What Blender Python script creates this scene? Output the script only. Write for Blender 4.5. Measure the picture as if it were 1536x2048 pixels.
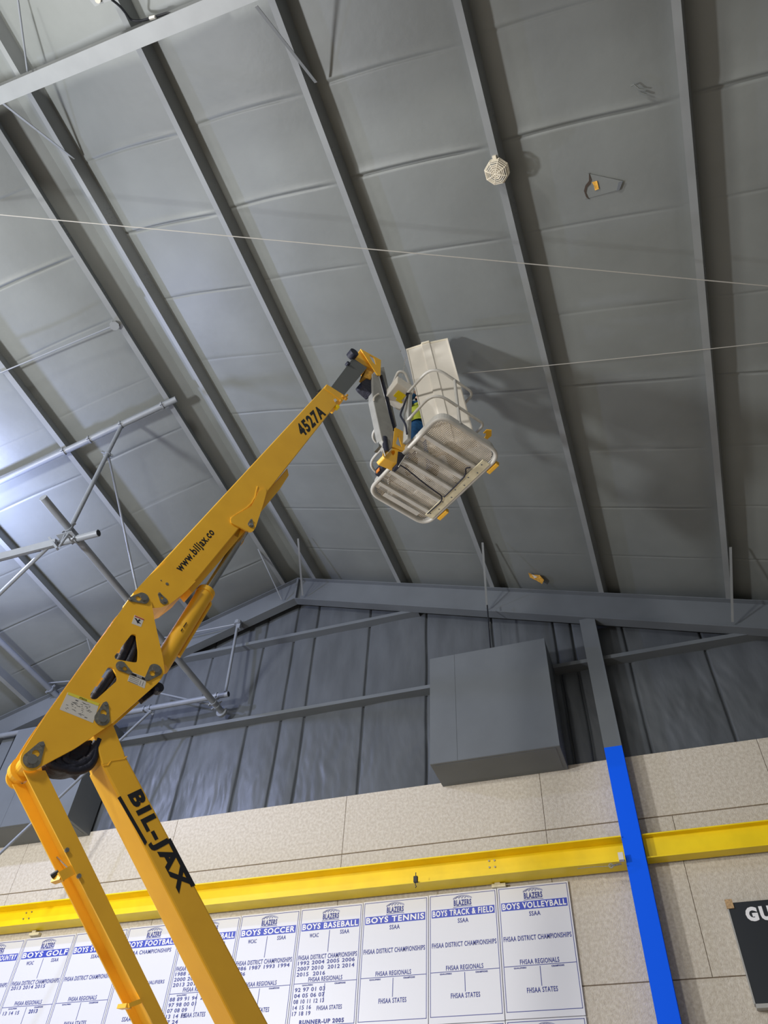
import bpy, bmesh, math, random
from mathutils import Vector, Matrix, noise
from mathutils.geometry import tessellate_polygon
random.seed(7)
S = bpy.context.scene
C = S.collection
for o in list(bpy.data.objects): bpy.data.objects.remove(o)

# ------------------------------------------------------------------ camera, world, lamps, exposure
EYE = 1.6
FPX = 1518.637
RX = Vector((0.94137093, 0.33442046, 0.04453912))      # camera right
RY = Vector((-0.22387459, 0.71797116, -0.65908845))    # camera down
RZ = Vector((-0.25239047, 0.61047553, 0.75074541))     # camera forward
cam_d = bpy.data.cameras.new('camera'); cam = bpy.data.objects.new('camera', cam_d); C.objects.link(cam)
cam.matrix_world = Matrix(((RX.x, -RY.x, -RZ.x, 0), (RX.y, -RY.y, -RZ.y, 0), (RX.z, -RY.z, -RZ.z, EYE), (0, 0, 0, 1)))
cam_d.sensor_fit = 'VERTICAL'; cam_d.sensor_height = 36; cam_d.lens = FPX / 2048 * 36
cam_d.clip_start = 0.05; cam_d.clip_end = 200
S.camera = cam
S.view_settings.view_transform = 'Standard'; S.view_settings.look = 'None'
S.view_settings.gamma = 1; S.view_settings.use_curve_mapping = False
S.view_settings.exposure = 0.2
W = bpy.data.worlds.new('hall_light'); S.world = W; W.use_nodes = True
W.node_tree.nodes['Background'].inputs[0].default_value = (0.93, 0.97, 1.0, 1)
W.node_tree.nodes['Background'].inputs[1].default_value = 0.17
def lamp(name, loc, power, radius, col=(1, 1, 1)):
    d = bpy.data.lights.new(name, 'POINT'); d.energy = power; d.shadow_soft_size = radius; d.color = col
    o = bpy.data.objects.new(name, d); C.objects.link(o); o.location = loc; return o
lamp('unseen_hall_lamp', (-9.5, 5.2, 9.65), 480, 0.12, (0.52, 0.60, 1.0))
lamp('unseen_hall_lamp', (-8.8, 0.6, 6.0), 1700, 0.30, (0.96, 0.97, 1.0))
lamp('unseen_hall_lamp', (-4.6, -4.5, 8.4), 1250, 0.5, (1.0, 0.97, 0.92))  # added lamp out of view, set to the left so purlin webs stay dark
lamp('unseen_hall_lamp', (-9.5, -5.5, 8.0), 900, 0.5, (1.0, 0.98, 0.95))  # second added lamp out of view, kept left for the same web shade

# ------------------------------------------------------------------ geometry helpers
def ray(px, py):
    return RX * (px - 768) + RY * (py - 1024) + RZ * FPX
def hit(px, py, n, c):            # point on the plane n.P = c (P relative to the eye), in the world
    d = ray(px, py); n = Vector(n); P = d * (c / n.dot(d)); return Vector((P.x, P.y, P.z + EYE))
def atY(px, py, Y): return hit(px, py, (0, 1, 0), Y)
def atX(px, py, X): return hit(px, py, (1, 0, 0), X)
def atZ(px, py, Z): return hit(px, py, (0, 0, 1), Z - EYE)
SL = 0.337; KN = math.sqrt(1 + SL * SL); RIDGE_X = -5.79; RIDGE_Z = 12.127
NR = (SL, 0, 1); CR = RIDGE_Z - EYE + SL * RIDGE_X     # right slope, plane of the purlin undersides
NL = (-SL, 0, 1); CL = RIDGE_Z - EYE - SL * RIDGE_X
def roofz(x, drop=0.0): return RIDGE_Z - SL * abs(x - RIDGE_X) - drop
TH = math.radians(-34.5)
BN = Vector((math.cos(TH), math.sin(TH), 0)); BH = Vector((-math.sin(TH), math.cos(TH), 0)); BZ = Vector((0, 0, 1))
def onB(px, py, c): return hit(px, py, BN, c)

class MB:
    def __init__(s): s.v = []; s.f = []
    def box(s, c, ax, ay, az, sx, sy, sz):
        c = Vector(c); b = len(s.v)
        for i in (-1, 1):
            for j in (-1, 1):
                for k in (-1, 1): s.v.append(c + ax * (i * sx / 2) + ay * (j * sy / 2) + az * (k * sz / 2))
        for q in ((0, 1, 3, 2), (4, 6, 7, 5), (0, 4, 5, 1), (2, 3, 7, 6), (0, 2, 6, 4), (1, 5, 7, 3)):
            s.f.append([b + i for i in q])
        return s
    def bx(s, x0, x1, y0, y1, z0, z1):
        return s.box(((x0 + x1) / 2, (y0 + y1) / 2, (z0 + z1) / 2), Vector((1, 0, 0)), Vector((0, 1, 0)), Vector((0, 0, 1)), abs(x1 - x0), abs(y1 - y0), abs(z1 - z0))
    def beam(s, a, b, w, h, up=(0, 0, 1)):       # bar from a to b, w across, h along up
        a = Vector(a); b = Vector(b); d = (b - a); L = d.length; d.normalize(); up = Vector(up)
        x = d.cross(up); x = x.normalized() if x.length > 1e-5 else d.orthogonal().normalized()
        u = x.cross(d).normalized()
        return s.box((a + b) / 2, d, x, u, L, w, h)
    def tube(s, pts, r, n=12, closed=False, cap=True):
        pts = [Vector(p) for p in pts]; m = len(pts); b = len(s.v)
        def tan(i):
            if closed: return (pts[(i + 1) % m] - pts[i - 1]).normalized()
            if i == 0: return (pts[1] - pts[0]).normalized()
            if i == m - 1: return (pts[-1] - pts[-2]).normalized()
            return ((pts[i + 1] - pts[i]).normalized() + (pts[i] - pts[i - 1]).normalized()).normalized()
        t = tan(0); x = t.orthogonal().normalized()
        for i in range(m):
            t = tan(i); x = (x - t * x.dot(t)).normalized(); y = t.cross(x)
            for k in range(n):
                a = 2 * math.pi * k / n; s.v.append(pts[i] + x * (r * math.cos(a)) + y * (r * math.sin(a)))
        for i in range(m if closed else m - 1):
            j = (i + 1) % m
            for k in range(n):
                l = (k + 1) % n; s.f.append([b + i * n + k, b + i * n + l, b + j * n + l, b + j * n + k])
        if cap and not closed:
            s.f.append([b + k for k in range(n)][::-1]); s.f.append([b + (m - 1) * n + k for k in range(n)])
        return s
    def prism(s, loops, off):                     # polygon with holes (3D loops, planar), extruded by the vector off
        off = Vector(off); loops = [[Vector(p) for p in l] for l in loops]
        tris = tessellate_polygon(loops); flat = [p for l in loops for p in l]; b = len(s.v); n = len(flat)
        s.v += flat; s.v += [p + off for p in flat]
        for t in tris:
            s.f.append([b + i for i in t]); s.f.append([b + n + i for i in t[::-1]])
        q = 0
        for l in loops:
            m = len(l)
            for i in range(m):
                j = (i + 1) % m; s.f.append([b + q + i, b + q + j, b + n + q + j, b + n + q + i])
            q += m
        return s
    def disc(s, c, axis, r, t, n=20, hole=0):
        axis = Vector(axis).normalized(); x = axis.orthogonal().normalized(); y = axis.cross(x); c = Vector(c)
        l = [[c + x * (r * math.cos(2 * math.pi * k / n)) + y * (r * math.sin(2 * math.pi * k / n)) for k in range(n)]]
        if hole: l.append([c + x * (hole * math.cos(2 * math.pi * k / n)) + y * (hole * math.sin(2 * math.pi * k / n)) for k in range(n)])
        return s.prism(l, axis * t)
    def build(s, name, mat, parent=None, smooth=False, bevel=0):
        me = bpy.data.meshes.new(name); me.from_pydata([tuple(p) for p in s.v], [], s.f)
        bm = bmesh.new(); bm.from_mesh(me); bmesh.ops.recalc_face_normals(bm, faces=bm.faces)
        bm.to_mesh(me); bm.free()
        me.materials.append(mat)
        o = bpy.data.objects.new(name, me); C.objects.link(o)
        if smooth:
            for p in me.polygons: p.use_smooth = True
            try: me.set_sharp_from_angle(angle=math.radians(40))
            except Exception: pass
        if bevel:
            m = o.modifiers.new('bevel', 'BEVEL'); m.width = bevel; m.segments = 2; m.limit_method = 'ANGLE'; m.angle_limit = math.radians(40)
        return o
def fix_child(o, parent):      # a child whose mesh is in world coordinates
    o.parent = parent
    o.matrix_parent_inverse = Matrix.Identity(4) if parent.parent else Matrix.Translation(-Vector(parent.location))
def part(mb, name, mat, parent, label=None, **k):
    o = mb.build(name, mat, None, **k); fix_child(o, parent)
    if label: o['label'] = label
    return o
def tag(o, label, cat, group=None, kind=None):
    if label: o['label'] = label
    if cat: o['category'] = cat
    if group: o['group'] = group
    if kind: o['kind'] = kind
    return o
def thing(name, loc, label, cat, group=None):
    o = bpy.data.objects.new(name, None); C.objects.link(o); o.location = loc; o.empty_display_size = 0.1
    return tag(o, label, cat, group)
def struct(o): o['kind'] = 'structure'; return o
def rounded(pts, r, closed=True, n=6):
    pts = [Vector(p) for p in pts]; out = []; m = len(pts)
    for i in range(m):
        if not closed and i in (0, m - 1): out.append(pts[i]); continue
        a = pts[i - 1]; b = pts[i]; c = pts[(i + 1) % m]
        da = (a - b); dc = (c - b); q = min(r, da.length * .48, dc.length * .48)
        p0 = b + da.normalized() * q; p1 = b + dc.normalized() * q
        for k in range(n + 1):
            t = k / n; out.append(p0 * (1 - t) ** 2 + b * 2 * t * (1 - t) + p1 * t * t)
    return out
TXT = {}
def text_into(mb, s, c, u, v, w, h, off=0.0, depth=0.0015, align='C', font_off=0.02):
    key = (s, font_off)
    if key not in TXT:
        cu = bpy.data.curves.new('t', 'FONT'); cu.body = s; cu.size = 1; cu.offset = font_off; cu.resolution_u = 3; cu.space_character = 1.07 + font_off * 3
        ob = bpy.data.objects.new('t', cu); C.objects.link(ob)
        dg = bpy.context.evaluated_depsgraph_get(); me = bpy.data.meshes.new_from_object(ob.evaluated_get(dg))
        vs = [tuple(x.co) for x in me.vertices]; fs = [list(p.vertices) for p in me.polygons]
        bpy.data.objects.remove(ob); bpy.data.curves.remove(cu); bpy.data.meshes.remove(me)
        x0 = min(p[0] for p in vs); x1 = max(p[0] for p in vs)
        y0 = min(p[1] for p in vs); y1 = max(p[1] for p in vs)
        TXT[key] = ([((p[0] - x0) / (x1 - x0), (p[1] - y0) / max(y1 - y0, 1e-6)) for p in vs], fs)
    vs, fs = TXT[key]; b = len(mb.v); c = Vector(c); nrm = Vector(u).cross(Vector(v)).normalized()
    o = {'C': .5, 'L': 0, 'R': 1}[align]
    for x, y in vs: mb.v.append(c + Vector(u) * ((x - o) * w) + Vector(v) * ((y - .5) * h) + nrm * (off + depth))
    for f in fs: mb.f.append([b + i for i in f])

# ------------------------------------------------------------------ materials
def mat(name, col, rough=0.5, metal=0.0, n1=0.0, nscale=20, bump=0.0, bscale=60, spec=0.5, col2=None, stretch=None, detail=4):
    m = bpy.data.materials.new(name); m.use_nodes = True; nt = m.node_tree; N = nt.nodes; L = nt.links
    b = N['Principled BSDF']; b.inputs['Roughness'].default_value = rough; b.inputs['Metallic'].default_value = metal
    b.inputs['Specular IOR Level'].default_value = spec
    b.inputs['Base Color'].default_value = (*col, 1)
    tc = N.new('ShaderNodeTexCoord'); vec = tc.outputs['Object']
    if stretch:
        mp = N.new('ShaderNodeMapping'); mp.inputs['Scale'].default_value = stretch; L.new(vec, mp.inputs[0]); vec = mp.outputs[0]
    if n1 or col2:
        t = N.new('ShaderNodeTexNoise'); t.inputs['Scale'].default_value = nscale; t.inputs['Detail'].default_value = detail; L.new(vec, t.inputs['Vector'])
        r = N.new('ShaderNodeValToRGB'); L.new(t.outputs[0], r.inputs[0])
        c2 = col2 or tuple(min(1, c * (1 + n1)) for c in col); c1 = tuple(c * (1 - n1) for c in col) if not col2 else col
        r.color_ramp.elements[0].position = 0.35; r.color_ramp.elements[1].position = 0.65
        r.color_ramp.elements[0].color = (*c1, 1); r.color_ramp.elements[1].color = (*c2, 1)
        L.new(r.outputs[0], b.inputs['Base Color'])
    if bump:
        t = N.new('ShaderNodeTexNoise'); t.inputs['Scale'].default_value = bscale; t.inputs['Detail'].default_value = 5; L.new(vec, t.inputs['Vector'])
        bp = N.new('ShaderNodeBump'); bp.inputs['Strength'].default_value = bump; bp.inputs['Distance'].default_value = 0.02
        L.new(t.outputs[0], bp.inputs['Height']); L.new(bp.outputs[0], b.inputs['Normal'])
    return m
M = dict(
    deck=mat('painted insulation facing', (0.18, 0.195, 0.19), 0.5, n1=0.06, nscale=1.2, bump=0.12, bscale=9, spec=0.45),
    steel=mat('grey painted steel', (0.22, 0.235, 0.24), 0.5, n1=0.05, nscale=3, spec=0.4),
    gable=mat('painted gable liner', (0.088, 0.098, 0.11), 0.38, n1=0.12, nscale=2.5, bump=0.35, bscale=5, stretch=(1.6, 1, .45), spec=0.5),
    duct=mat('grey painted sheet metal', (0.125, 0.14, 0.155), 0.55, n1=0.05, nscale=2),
    beige=mat('sprayed concrete', (0.56, 0.50, 0.41), 0.9, col2=(0.70, 0.645, 0.55), nscale=26, bump=0.5, bscale=70, spec=0.2, detail=8),
    joint=mat('joint shadow gap', (0.22, 0.17, 0.12), 0.9),
    floor=mat('hardwood floor', (0.46, 0.40, 0.33), 0.4, n1=0.12, nscale=4, stretch=(1, 12, 1)),
    yellow=mat('yellow enamel', (0.95, 0.70, 0.004), 0.4, n1=0.05, nscale=4),
    blue=mat('blue enamel', (0.0, 0.12, 1.0), 0.7, spec=0.2),
    boom=mat('amber machine paint', (0.98, 0.535, 0.04), 0.33, n1=0.04, nscale=5, spec=0.5),
    boomgrey=mat('dark grey telescope tube', (0.13, 0.14, 0.14), 0.45),
    black=mat('black lettering', (0.012, 0.014, 0.02), 0.5),
    hose=mat('black hose rubber', (0.012, 0.014, 0.03), 0.55, bump=0.5, bscale=30),
    zinc=mat('zinc plate', (0.32, 0.31, 0.27), 0.35, metal=0.7, n1=0.2, nscale=60),
    rod=mat('chromed rod', (0.5, 0.5, 0.5), 0.2, metal=0.9),
    white=mat('white panel face', (0.76, 0.77, 0.82), 0.4),
    ink=mat('navy printing', (0.055, 0.07, 0.30), 0.6),
    band=mat('royal blue title band', (0.045, 0.075, 0.50), 0.5),
    paper=mat('white lettering', (0.9, 0.9, 0.92), 0.5),
    alu=mat('silver platform paint', (0.58, 0.57, 0.53), 0.38, metal=0.0, n1=0.06, nscale=8),
    jibgrey=mat('grey jib paint', (0.33, 0.33, 0.31), 0.45, n1=0.08, nscale=8),
    mesh=mat('perforated floor plate', (0.74, 0.67, 0.56), 0.5, metal=0.0, n1=0.25, nscale=5),
    cream=mat('cream plate', (0.72, 0.66, 0.46), 0.45, n1=0.12, nscale=14),
    panel=mat('ivory fixture housing', (0.72, 0.68, 0.60), 0.45, n1=0.04, nscale=4),
    pipe=mat('grey painted pipe', (0.20, 0.22, 0.25), 0.4, n1=0.05, nscale=6),
    decal=mat('sticker white', (0.72, 0.70, 0.66), 0.5),
    decaly=mat('sticker yellow', (0.85, 0.75, 0.08), 0.5),
    red=mat('sticker red', (0.55, 0.08, 0.03), 0.5),
    cage=mat('ivory wire guard', (0.78, 0.72, 0.58), 0.45),
    tan=mat('orange glass wool', (0.75, 0.40, 0.06), 0.9, n1=0.25, nscale=30),
    wire=mat('twine', (0.34, 0.33, 0.30), 0.7),
    sign=mat('black scoreboard face', (0.02, 0.024, 0.03), 0.35),
    wood=mat('chipboard', (0.5, 0.33, 0.17), 0.8, n1=0.2, nscale=50),
    signrim=mat('grey trim', (0.4, 0.4, 0.38), 0.5),
    orange=mat('orange marker light', (0.9, 0.30, 0.05), 0.4),
    skin=mat('skin', (0.55, 0.32, 0.22), 0.55), denim=mat('blue work clothes', (0.012, 0.09, 0.24), 0.8, n1=0.2, nscale=25),
    hivis=mat('lime vest', (0.55, 0.62, 0.06), 0.7), boot=mat('dark leather boot', (0.05, 0.035, 0.025), 0.6), hair=mat('dark hair', (0.03, 0.02, 0.015), 0.7),
)
XA = Vector((1, 0, 0)); YA = Vector((0, 1, 0)); ZA = Vector((0, 0, 1))

# ------------------------------------------------------------------ setting: floor, roof deck, end wall
struct(MB().bx(-18, 14, -16, 10.2, -0.2, 0).build('floor', M['floor']))
PUR_R = [-5.45, -3.65, -1.905, -0.12, 1.68, 3.47, 5.26]
PUR_L = [-6.13, -7.9, -9.7, -11.5, -13.3]
SEAMS = [-1.6, -0.55, 0.5, 1.53, 2.56, 3.62, 4.72, 5.78, 6.92, 7.99, 9.05]
SAMP = [.5, .5, .8, .9, 1.7, .7, .35, .9, .4, .55, .5]
def deck(side, x_far, name):
    lines = sorted([abs(x - RIDGE_X) for x in (PUR_R if side > 0 else PUR_L)])
    us = []; u = 0.0; far = abs(x_far - RIDGE_X)
    while u < far: us.append(u); u += 0.06
    ys = []; y = -3.0
    while y < 10.1:
        near = min(abs(y - s) for s in SEAMS); ys.append(y); y += 0.012 if near < 0.09 else 0.05
    rnd = {}
    vs = []; fs = []
    for u in us:
        k = sum(1 for l in lines if l < u); lo = lines[k - 1] if k > 0 else 0; hi = lines[k] if k < len(lines) else lo + 1.79
        t = (u - lo) / (hi - lo); pil = math.sin(math.pi * max(0, min(1, t))) if k > 0 else 0
        for y in ys:
            z = RIDGE_Z + 0.225 * KN - SL * u
            sag = 0.045 * pil ** 0.7
            for si, s0 in enumerate(SEAMS):
                key = (k, si)
                if key not in rnd: rnd[key] = (random.uniform(0.5, 1.1) * SAMP[si], random.uniform(-.02, .02), random.uniform(0.1, .4))
                a, dy, sk = rnd[key]
                d = y - (s0 + dy + (t - .5) * sk * 0.12 * (1 if side > 0 else -1) - 0.03 * pil)
                if abs(d) < 0.09 and k > 0:
                    e = min(1, max(0, t * 5)) * min(1, max(0, (1 - t) * 5))
                    sag += e * (-0.020 * a * math.exp(-(d / (0.009 + .005 * a)) ** 2) + 0.010 * a * math.exp(-((d + .04) / 0.025) ** 2))
            sag += 0.012 * pil * noise.noise(Vector((u * 1.3, y * 1.1, side * 5.)))
            x = RIDGE_X + side * u
            vs.append((x, y, z - sag))
    n = len(ys)
    for i in range(len(us) - 1):
        for j in range(n - 1):
            a = i * n + j; fs.append((a, a + 1, a + n + 1, a + n))
    me = bpy.data.meshes.new(name); me.from_pydata(vs, [], fs); me.materials.append(M['deck'])
    for p in me.polygons: p.use_smooth = True
    o = bpy.data.objects.new(name, me); C.objects.link(o); return struct(o)
deck(1, 7.0, 'ceiling'); deck(-1, -14.5, 'ceiling')
# closed roof shell above the deck so no light leaks in
mb = MB()
for sd, xf in ((1, 7.2), (-1, -14.7)):
    a = Vector((RIDGE_X, 0, RIDGE_Z + .42)); b = Vector((xf, 0, roofz(xf) + .42))
    mb.prism([[a + YA * -3, b + YA * -3, b + YA * 10.4, a + YA * 10.4]], (0, 0, .08))
struct(mb.build('ceiling', M['steel']))

# gable liner above the concrete
GX = [-12.2, -11.0, -9.6, -8.6, -7.59, -6.48, -5.83, -5.385, -4.29, -3.18, -2.0, -0.97, -0.69, 0.10, 1.20, 2.5, 3.8, 5.2]
vs = []; fs = []; xs = []; x = -14.4
while x < 7.0:
    xs.append(x); x += 0.012 if min(abs(x - g) for g in GX) < 0.06 else 0.026
NZ = 110
def wrinkle(x, z):
    k = noise.noise(Vector((x * 0.9, z * 0.5, 3.3)))
    s = 0.5 + 0.5 * noise.noise(Vector((x * .7 + 9, z * .8, 1)))
    w = max(0, 1.2 - abs(z - 8.1)) * s
    return 0.02 * k + 0.022 * w * noise.noise(Vector((x * 8 + 1.6 * noise.noise(Vector((x * 1.5, z * 1.5, 0))), z * 1.5, 7))) + 0.012 * w * noise.noise(Vector((x * 15 + z * 3, z * 4, 2)))
for x in xs:
    top = roofz(x) + 0.2
    g = min(range(len(GX)), key=lambda i: abs(x - GX[i])); d = abs(x - GX[g])
    lo = max([q for q in GX if q <= x], default=x - .5); hi = min([q for q in GX if q > x], default=x + .5)
    pil = math.sin(math.pi * (x - lo) / (hi - lo)) if hi > lo else 0
    for j in range(NZ + 1):
        z = 7.30 + (top - 7.30) * j / NZ
        wig = 0.012 * noise.noise(Vector((g * 3.1, z * 1.2, 0)))
        dd = abs(x - GX[g] - wig)
        y = 10.06 - 0.025 * pil ** .6 + 0.05 * math.exp(-(dd / 0.014) ** 2) + wrinkle(x, z)
        vs.append((x, y, z))
n = NZ + 1
for i in range(len(xs) - 1):
    for j in range(NZ): a = i * n + j; fs.append((a, a + n, a + n + 1, a + 1))
me = bpy.data.meshes.new('wall_gable'); me.from_pydata(vs, [], fs); me.materials.append(M['gable'])
for p in me.polygons: p.use_smooth = True
o = bpy.data.objects.new('wall_gable', me); C.objects.link(o); struct(o)
struct(MB().bx(-14.6, 7.2, 10.16, 10.4, 0, 13).build('wall_backing', M['joint']))

# concrete wall in panels with recessed joints
mb = MB()
rows = [(0, 1.25), (1.262, 2.95), (2.962, 4.655), (4.667, 6.52), (6.535, 7.42)]
jx = [[-14.4, -11.5, -7.1, -2.7, 1.7, 7], [-14.4, -9.0, -4.45, .3, 5, 7], [-14.4, -10.6, -7.2, -3.3, .62, 4.2, 7], [-14.4, -10.3, -7.38, -4.43, -1.48, 0.15, 1.44, 7], [-14.4, -10.3, -7.38, -4.43, -1.48, 1.44, 4.4, 7]]
for (z0, z1), J in zip(rows, jx):
    for a, b in zip(J[:-1], J[1:]): mb.bx(a + .003, b - .003, 10.0, 10.12, z0, z1)
struct(mb.build('wall_back', M['beige'], bevel=0.004))
struct(MB().bx(-14.5, 7.1, 10.012, 10.15, 0, 7.41).build('wall_joint', M['joint']))

# ------------------------------------------------------------------ roof purlins (C sections)
def purlin(x, side, label):
    z = roofz(x); d = Vector((SL, 0, 1)).normalized() if side > 0 else Vector((-SL, 0, 1)).normalized()   # away from the hall
    s = Vector((1, 0, -SL * side)).normalized()                                                           # to the right, along the slope
    y0, y1 = -2.9, 9.98; L = y1 - y0; b = Vector((x, (y0 + y1) / 2, z))
    r = thing('roof_purlin', (x, 9.7, z), label, 'roof beam', 'roof purlins')
    part(MB().box(b + s * .04, s, YA, d, .08, L, .006).box(b + d * .012 + s * .003, s, YA, d, .006, L, .024), 'bottom_flange', M['steel'], r)
    w = MB().box(b + s * .077 + d * .1125, s, YA, d, .006, L, .225)
    wo = part(w, 'web', M['steel'], r)
    bt = MB()
    for yb in (2.1, 3.1, 4.2, 6.3):
        for j in range(4):
            for dd in (.05, .12, .17): bt.disc(b * 0 + Vector((x, yb + j * .06 + dd * .2, z)) + s * .08 + d * dd, s, .006, .004, 6)
    part(bt, 'bolts', M['pipe'], r)
for i, x in enumerate(PUR_R):
    purlin(x, 1, ['roof purlin just right of the ridge, running behind the tip of the yellow boom', 'roof purlin on the right slope passing behind the grey telescope head of the lift', 'roof purlin passing right behind the white panel and basket of the lift', 'roof purlin carrying the white caged detector', 'rightmost roof purlin in the picture, near the right edge', 'roof purlin beyond the right edge of the picture, second from the rightmost seen', 'outermost roof purlin beyond the right edge of the picture'][i]) if i < 5 else None
for i, x in enumerate(PUR_L[:4]):
    purlin(x, -1, ['roof purlin just left of the ridge, with the square junction box on it', 'roof purlin left of the ridge, second one down the left slope', 'roof purlin low on the left slope, above the left cross pipe', 'lowest roof purlin on the far left, close to the left column'][i])

# ------------------------------------------------------------------ rafters
def rafter(Yc, w, depth, name_label, xr, xl, stiff=True, m='steel'):
    r = thing('roof_rafter', (RIDGE_X, Yc, RIDGE_Z), name_label, 'roof beam', None)
    y0, y1 = Yc - w / 2, Yc + w / 2
    a = RIDGE_X
    def prof(t0, t1, ya, yb):    # vertical offsets below the purlin plane
        pts = [(xl, roofz(xl)), (a, RIDGE_Z), (xr, roofz(xr))]
        up = [Vector((x, ya, z - t0)) for x, z in pts]; dn = [Vector((x, ya, z - t1)) for x, z in pts][::-1]
        return MB().prism([up + dn], (0, yb - ya, 0))
    part(prof(0.0, .014, y0, y1), 'top_flange', M[m], r)
    part(prof(.014, depth - .016, Yc - .006, Yc + .006), 'web', M[m], r)
    part(prof(depth - .016, depth, y0, y1), 'bottom_flange', M[m], r)
    if stiff:
        mb = MB().bx(a - .02, a + .02, y0 + .01, y1 - .01, RIDGE_Z - depth + .01, RIDGE_Z - .01)
        part(mb, 'splice_plate', M[m], r)
    return r
rafter(9.79, 0.18, 0.56, 'grey end rafter bent at the ridge, running along the gable wall', 7.0, -14.4, m='duct')  # darker colour than the near rafter stands in for light falling off here
rafter(0.43, 0.17, 0.60, 'pale grey rafter crossing the top left corner of the ceiling', 7.0, -14.4)

# flange braces from purlins to rafter flanges
def brace(p, q, label, w=.035):
    o = MB().beam(p, q, w, .006, (0.2, -.6, .7)).box((Vector(p) + Vector(q)) / 2, (Vector(q) - Vector(p)).normalized(), Vector((1, 0, 0)), Vector((0, 1, 0)), 0.02, .004, .004).build('flange_brace', M['steel'])
    tag(o, label, 'brace', 'flange braces between purlins and rafters')
def brace_px(a, b, side, Yb, label, top_from_px=True):
    n, c = (NR, CR) if side > 0 else (NL, CL)
    p = hit(*a, n, c + .02); q = atY(*b, Yb)
    brace(p, q, label)
brace_px((596, 1077), (605, 1191), 1, 9.70, 'thin flat brace just right of the ridge, running from purlin to end rafter')
brace_px((516, 1098), (563, 1199), -1, 9.70, 'thin flat brace just left of the ridge, running from purlin to end rafter')
brace_px((965, 1085), (974, 1215), 1, 9.70, 'thin flat brace from purlin to end rafter above the square duct box')
brace_px((1461, 1094), (1465, 1244), 1, 9.70, 'thin flat brace at the right edge from rightmost purlin to end rafter')
brace((-9.72, 8.85, roofz(-9.72) + .01), (-9.75, 9.70, roofz(-9.75) - .54), 'short brace on the left slope beside the perforated yellow link plate')
def brace_near(x, side, dy, label):
    brace((x, 0.43 + dy, roofz(x) + .03), (x + .03, 0.43 + math.copysign(.05, dy), roofz(x) - .6), label)
for a, b, lb in (((632, 165), (512, 12), 'pale diagonal brace from the top rafter to a purlin, left of centre'),
                 ((148, 318), (6, 207), 'pale diagonal brace under the top left rafter by the ridge')):
    p = hit(*a, NR, CR + .05); q = hit(*b, NR, CR - .6); brace(p, q, lb)
p = hit(36, 0, NR, CR + .05); q = hit(55, 143, NR, CR - .1)
tag(MB().tube([p, q], .012, 8).build('brace_rod', M['pipe']), 'thin rod and sleeve meeting the upper side of the top left rafter', 'rod')

# ------------------------------------------------------------------ girts on the gable
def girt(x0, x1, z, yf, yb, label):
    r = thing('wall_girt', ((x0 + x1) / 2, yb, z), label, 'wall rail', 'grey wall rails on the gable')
    part(MB().bx(x0, x1, yf, yf + .006, z - .065, z), 'front_flange', M['duct'], r)  # rails take the same darkened grey, falloff of light put into the colour
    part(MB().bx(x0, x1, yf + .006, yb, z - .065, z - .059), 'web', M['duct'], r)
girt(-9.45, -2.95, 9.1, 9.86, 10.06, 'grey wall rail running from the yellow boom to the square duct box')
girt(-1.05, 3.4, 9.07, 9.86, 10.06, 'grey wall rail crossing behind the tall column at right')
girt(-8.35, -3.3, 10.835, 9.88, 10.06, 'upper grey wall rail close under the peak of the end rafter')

# ------------------------------------------------------------------ columns
def column(x0, x1, yf, ztop, zsplit, label, low):
    r = thing('steel_column', ((x0 + x1) / 2, yf + .1, 0), label, 'column', None)
    def sec(z0, z1, m, nm, lb):
        mb = MB().bx(x0, x1, yf, yf + .014, z0, z1).bx((x0 + x1) / 2 - .006, (x0 + x1) / 2 + .006, yf + .014, yf + .2, z0, z1).bx(x0, x1, yf + .2, yf + .214, z0, z1)
        part(mb, nm, m, r, lb)
    sec(zsplit, ztop, M['duct'], 'upper_section', 'grey painted upper section')
    sec(0, zsplit, low, 'lower_section', 'bright blue painted lower section' if low is M['blue'] else None)
column(-0.515, -0.275, 9.735, roofz(-.4) - .56, 7.45, 'tall wall column painted bright blue below and grey above', M['blue'])
column(-11.72, -11.45, 9.735, roofz(-11.6) - .56, 7.45, 'grey column at the far left edge beside the left duct box', M['duct'])

# ------------------------------------------------------------------ duct boxes
def ductbox(x0, x1, z0, z1, yf, yb, label, seam):
    r = thing('duct_box', ((x0 + x1) / 2, (yf + yb) / 2, z0), label, 'duct', None)
    part(MB().bx(x0, x1, yf + .006, yb, z0, z1), 'casing', M['duct'], r, bevel=.004)
    part(MB().bx(x0, seam - .002, yf, yf + .006, z0 + .004, z1).bx(seam + .002, x1, yf, yf + .006, z0 + .004, z1), 'front_sheet', M['duct'], r)
    part(MB().bx(x0 + .06, x1 - .06, yf + .05, yb - .08, z0 - .004, z0), 'bottom_sheet', M['duct'], r)
ductbox(-2.905, -1.065, 7.352, 9.21, 9.36, 9.995, 'large square grey duct box on the gable left of the blue column', -2.5)
ductbox(-10.98, -9.06, 7.352, 9.30, 9.36, 9.995, 'large square grey duct box at the left edge behind the yellow risers', -10.4)
P = atY(972, 1237, 9.5)
tag(MB().tube([Vector((-1.95, 9.55, 9.2)), Vector((-1.95, 9.55, roofz(-1.95) - .56))], .012, 8).build('hanger_rod', M['black']), 'thin black hanger rod above the square duct box by the column', 'rod')
tag(MB().tube([Vector((-1.93, 9.58, 9.2)), Vector((-1.96, 9.58, 9.6)), Vector((-1.93, 9.59, roofz(-1.95) - .9))], .005, 6).build('white_wire', M['wire']), 'thin white wire running down beside the black hanger rod', 'wire')

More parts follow.
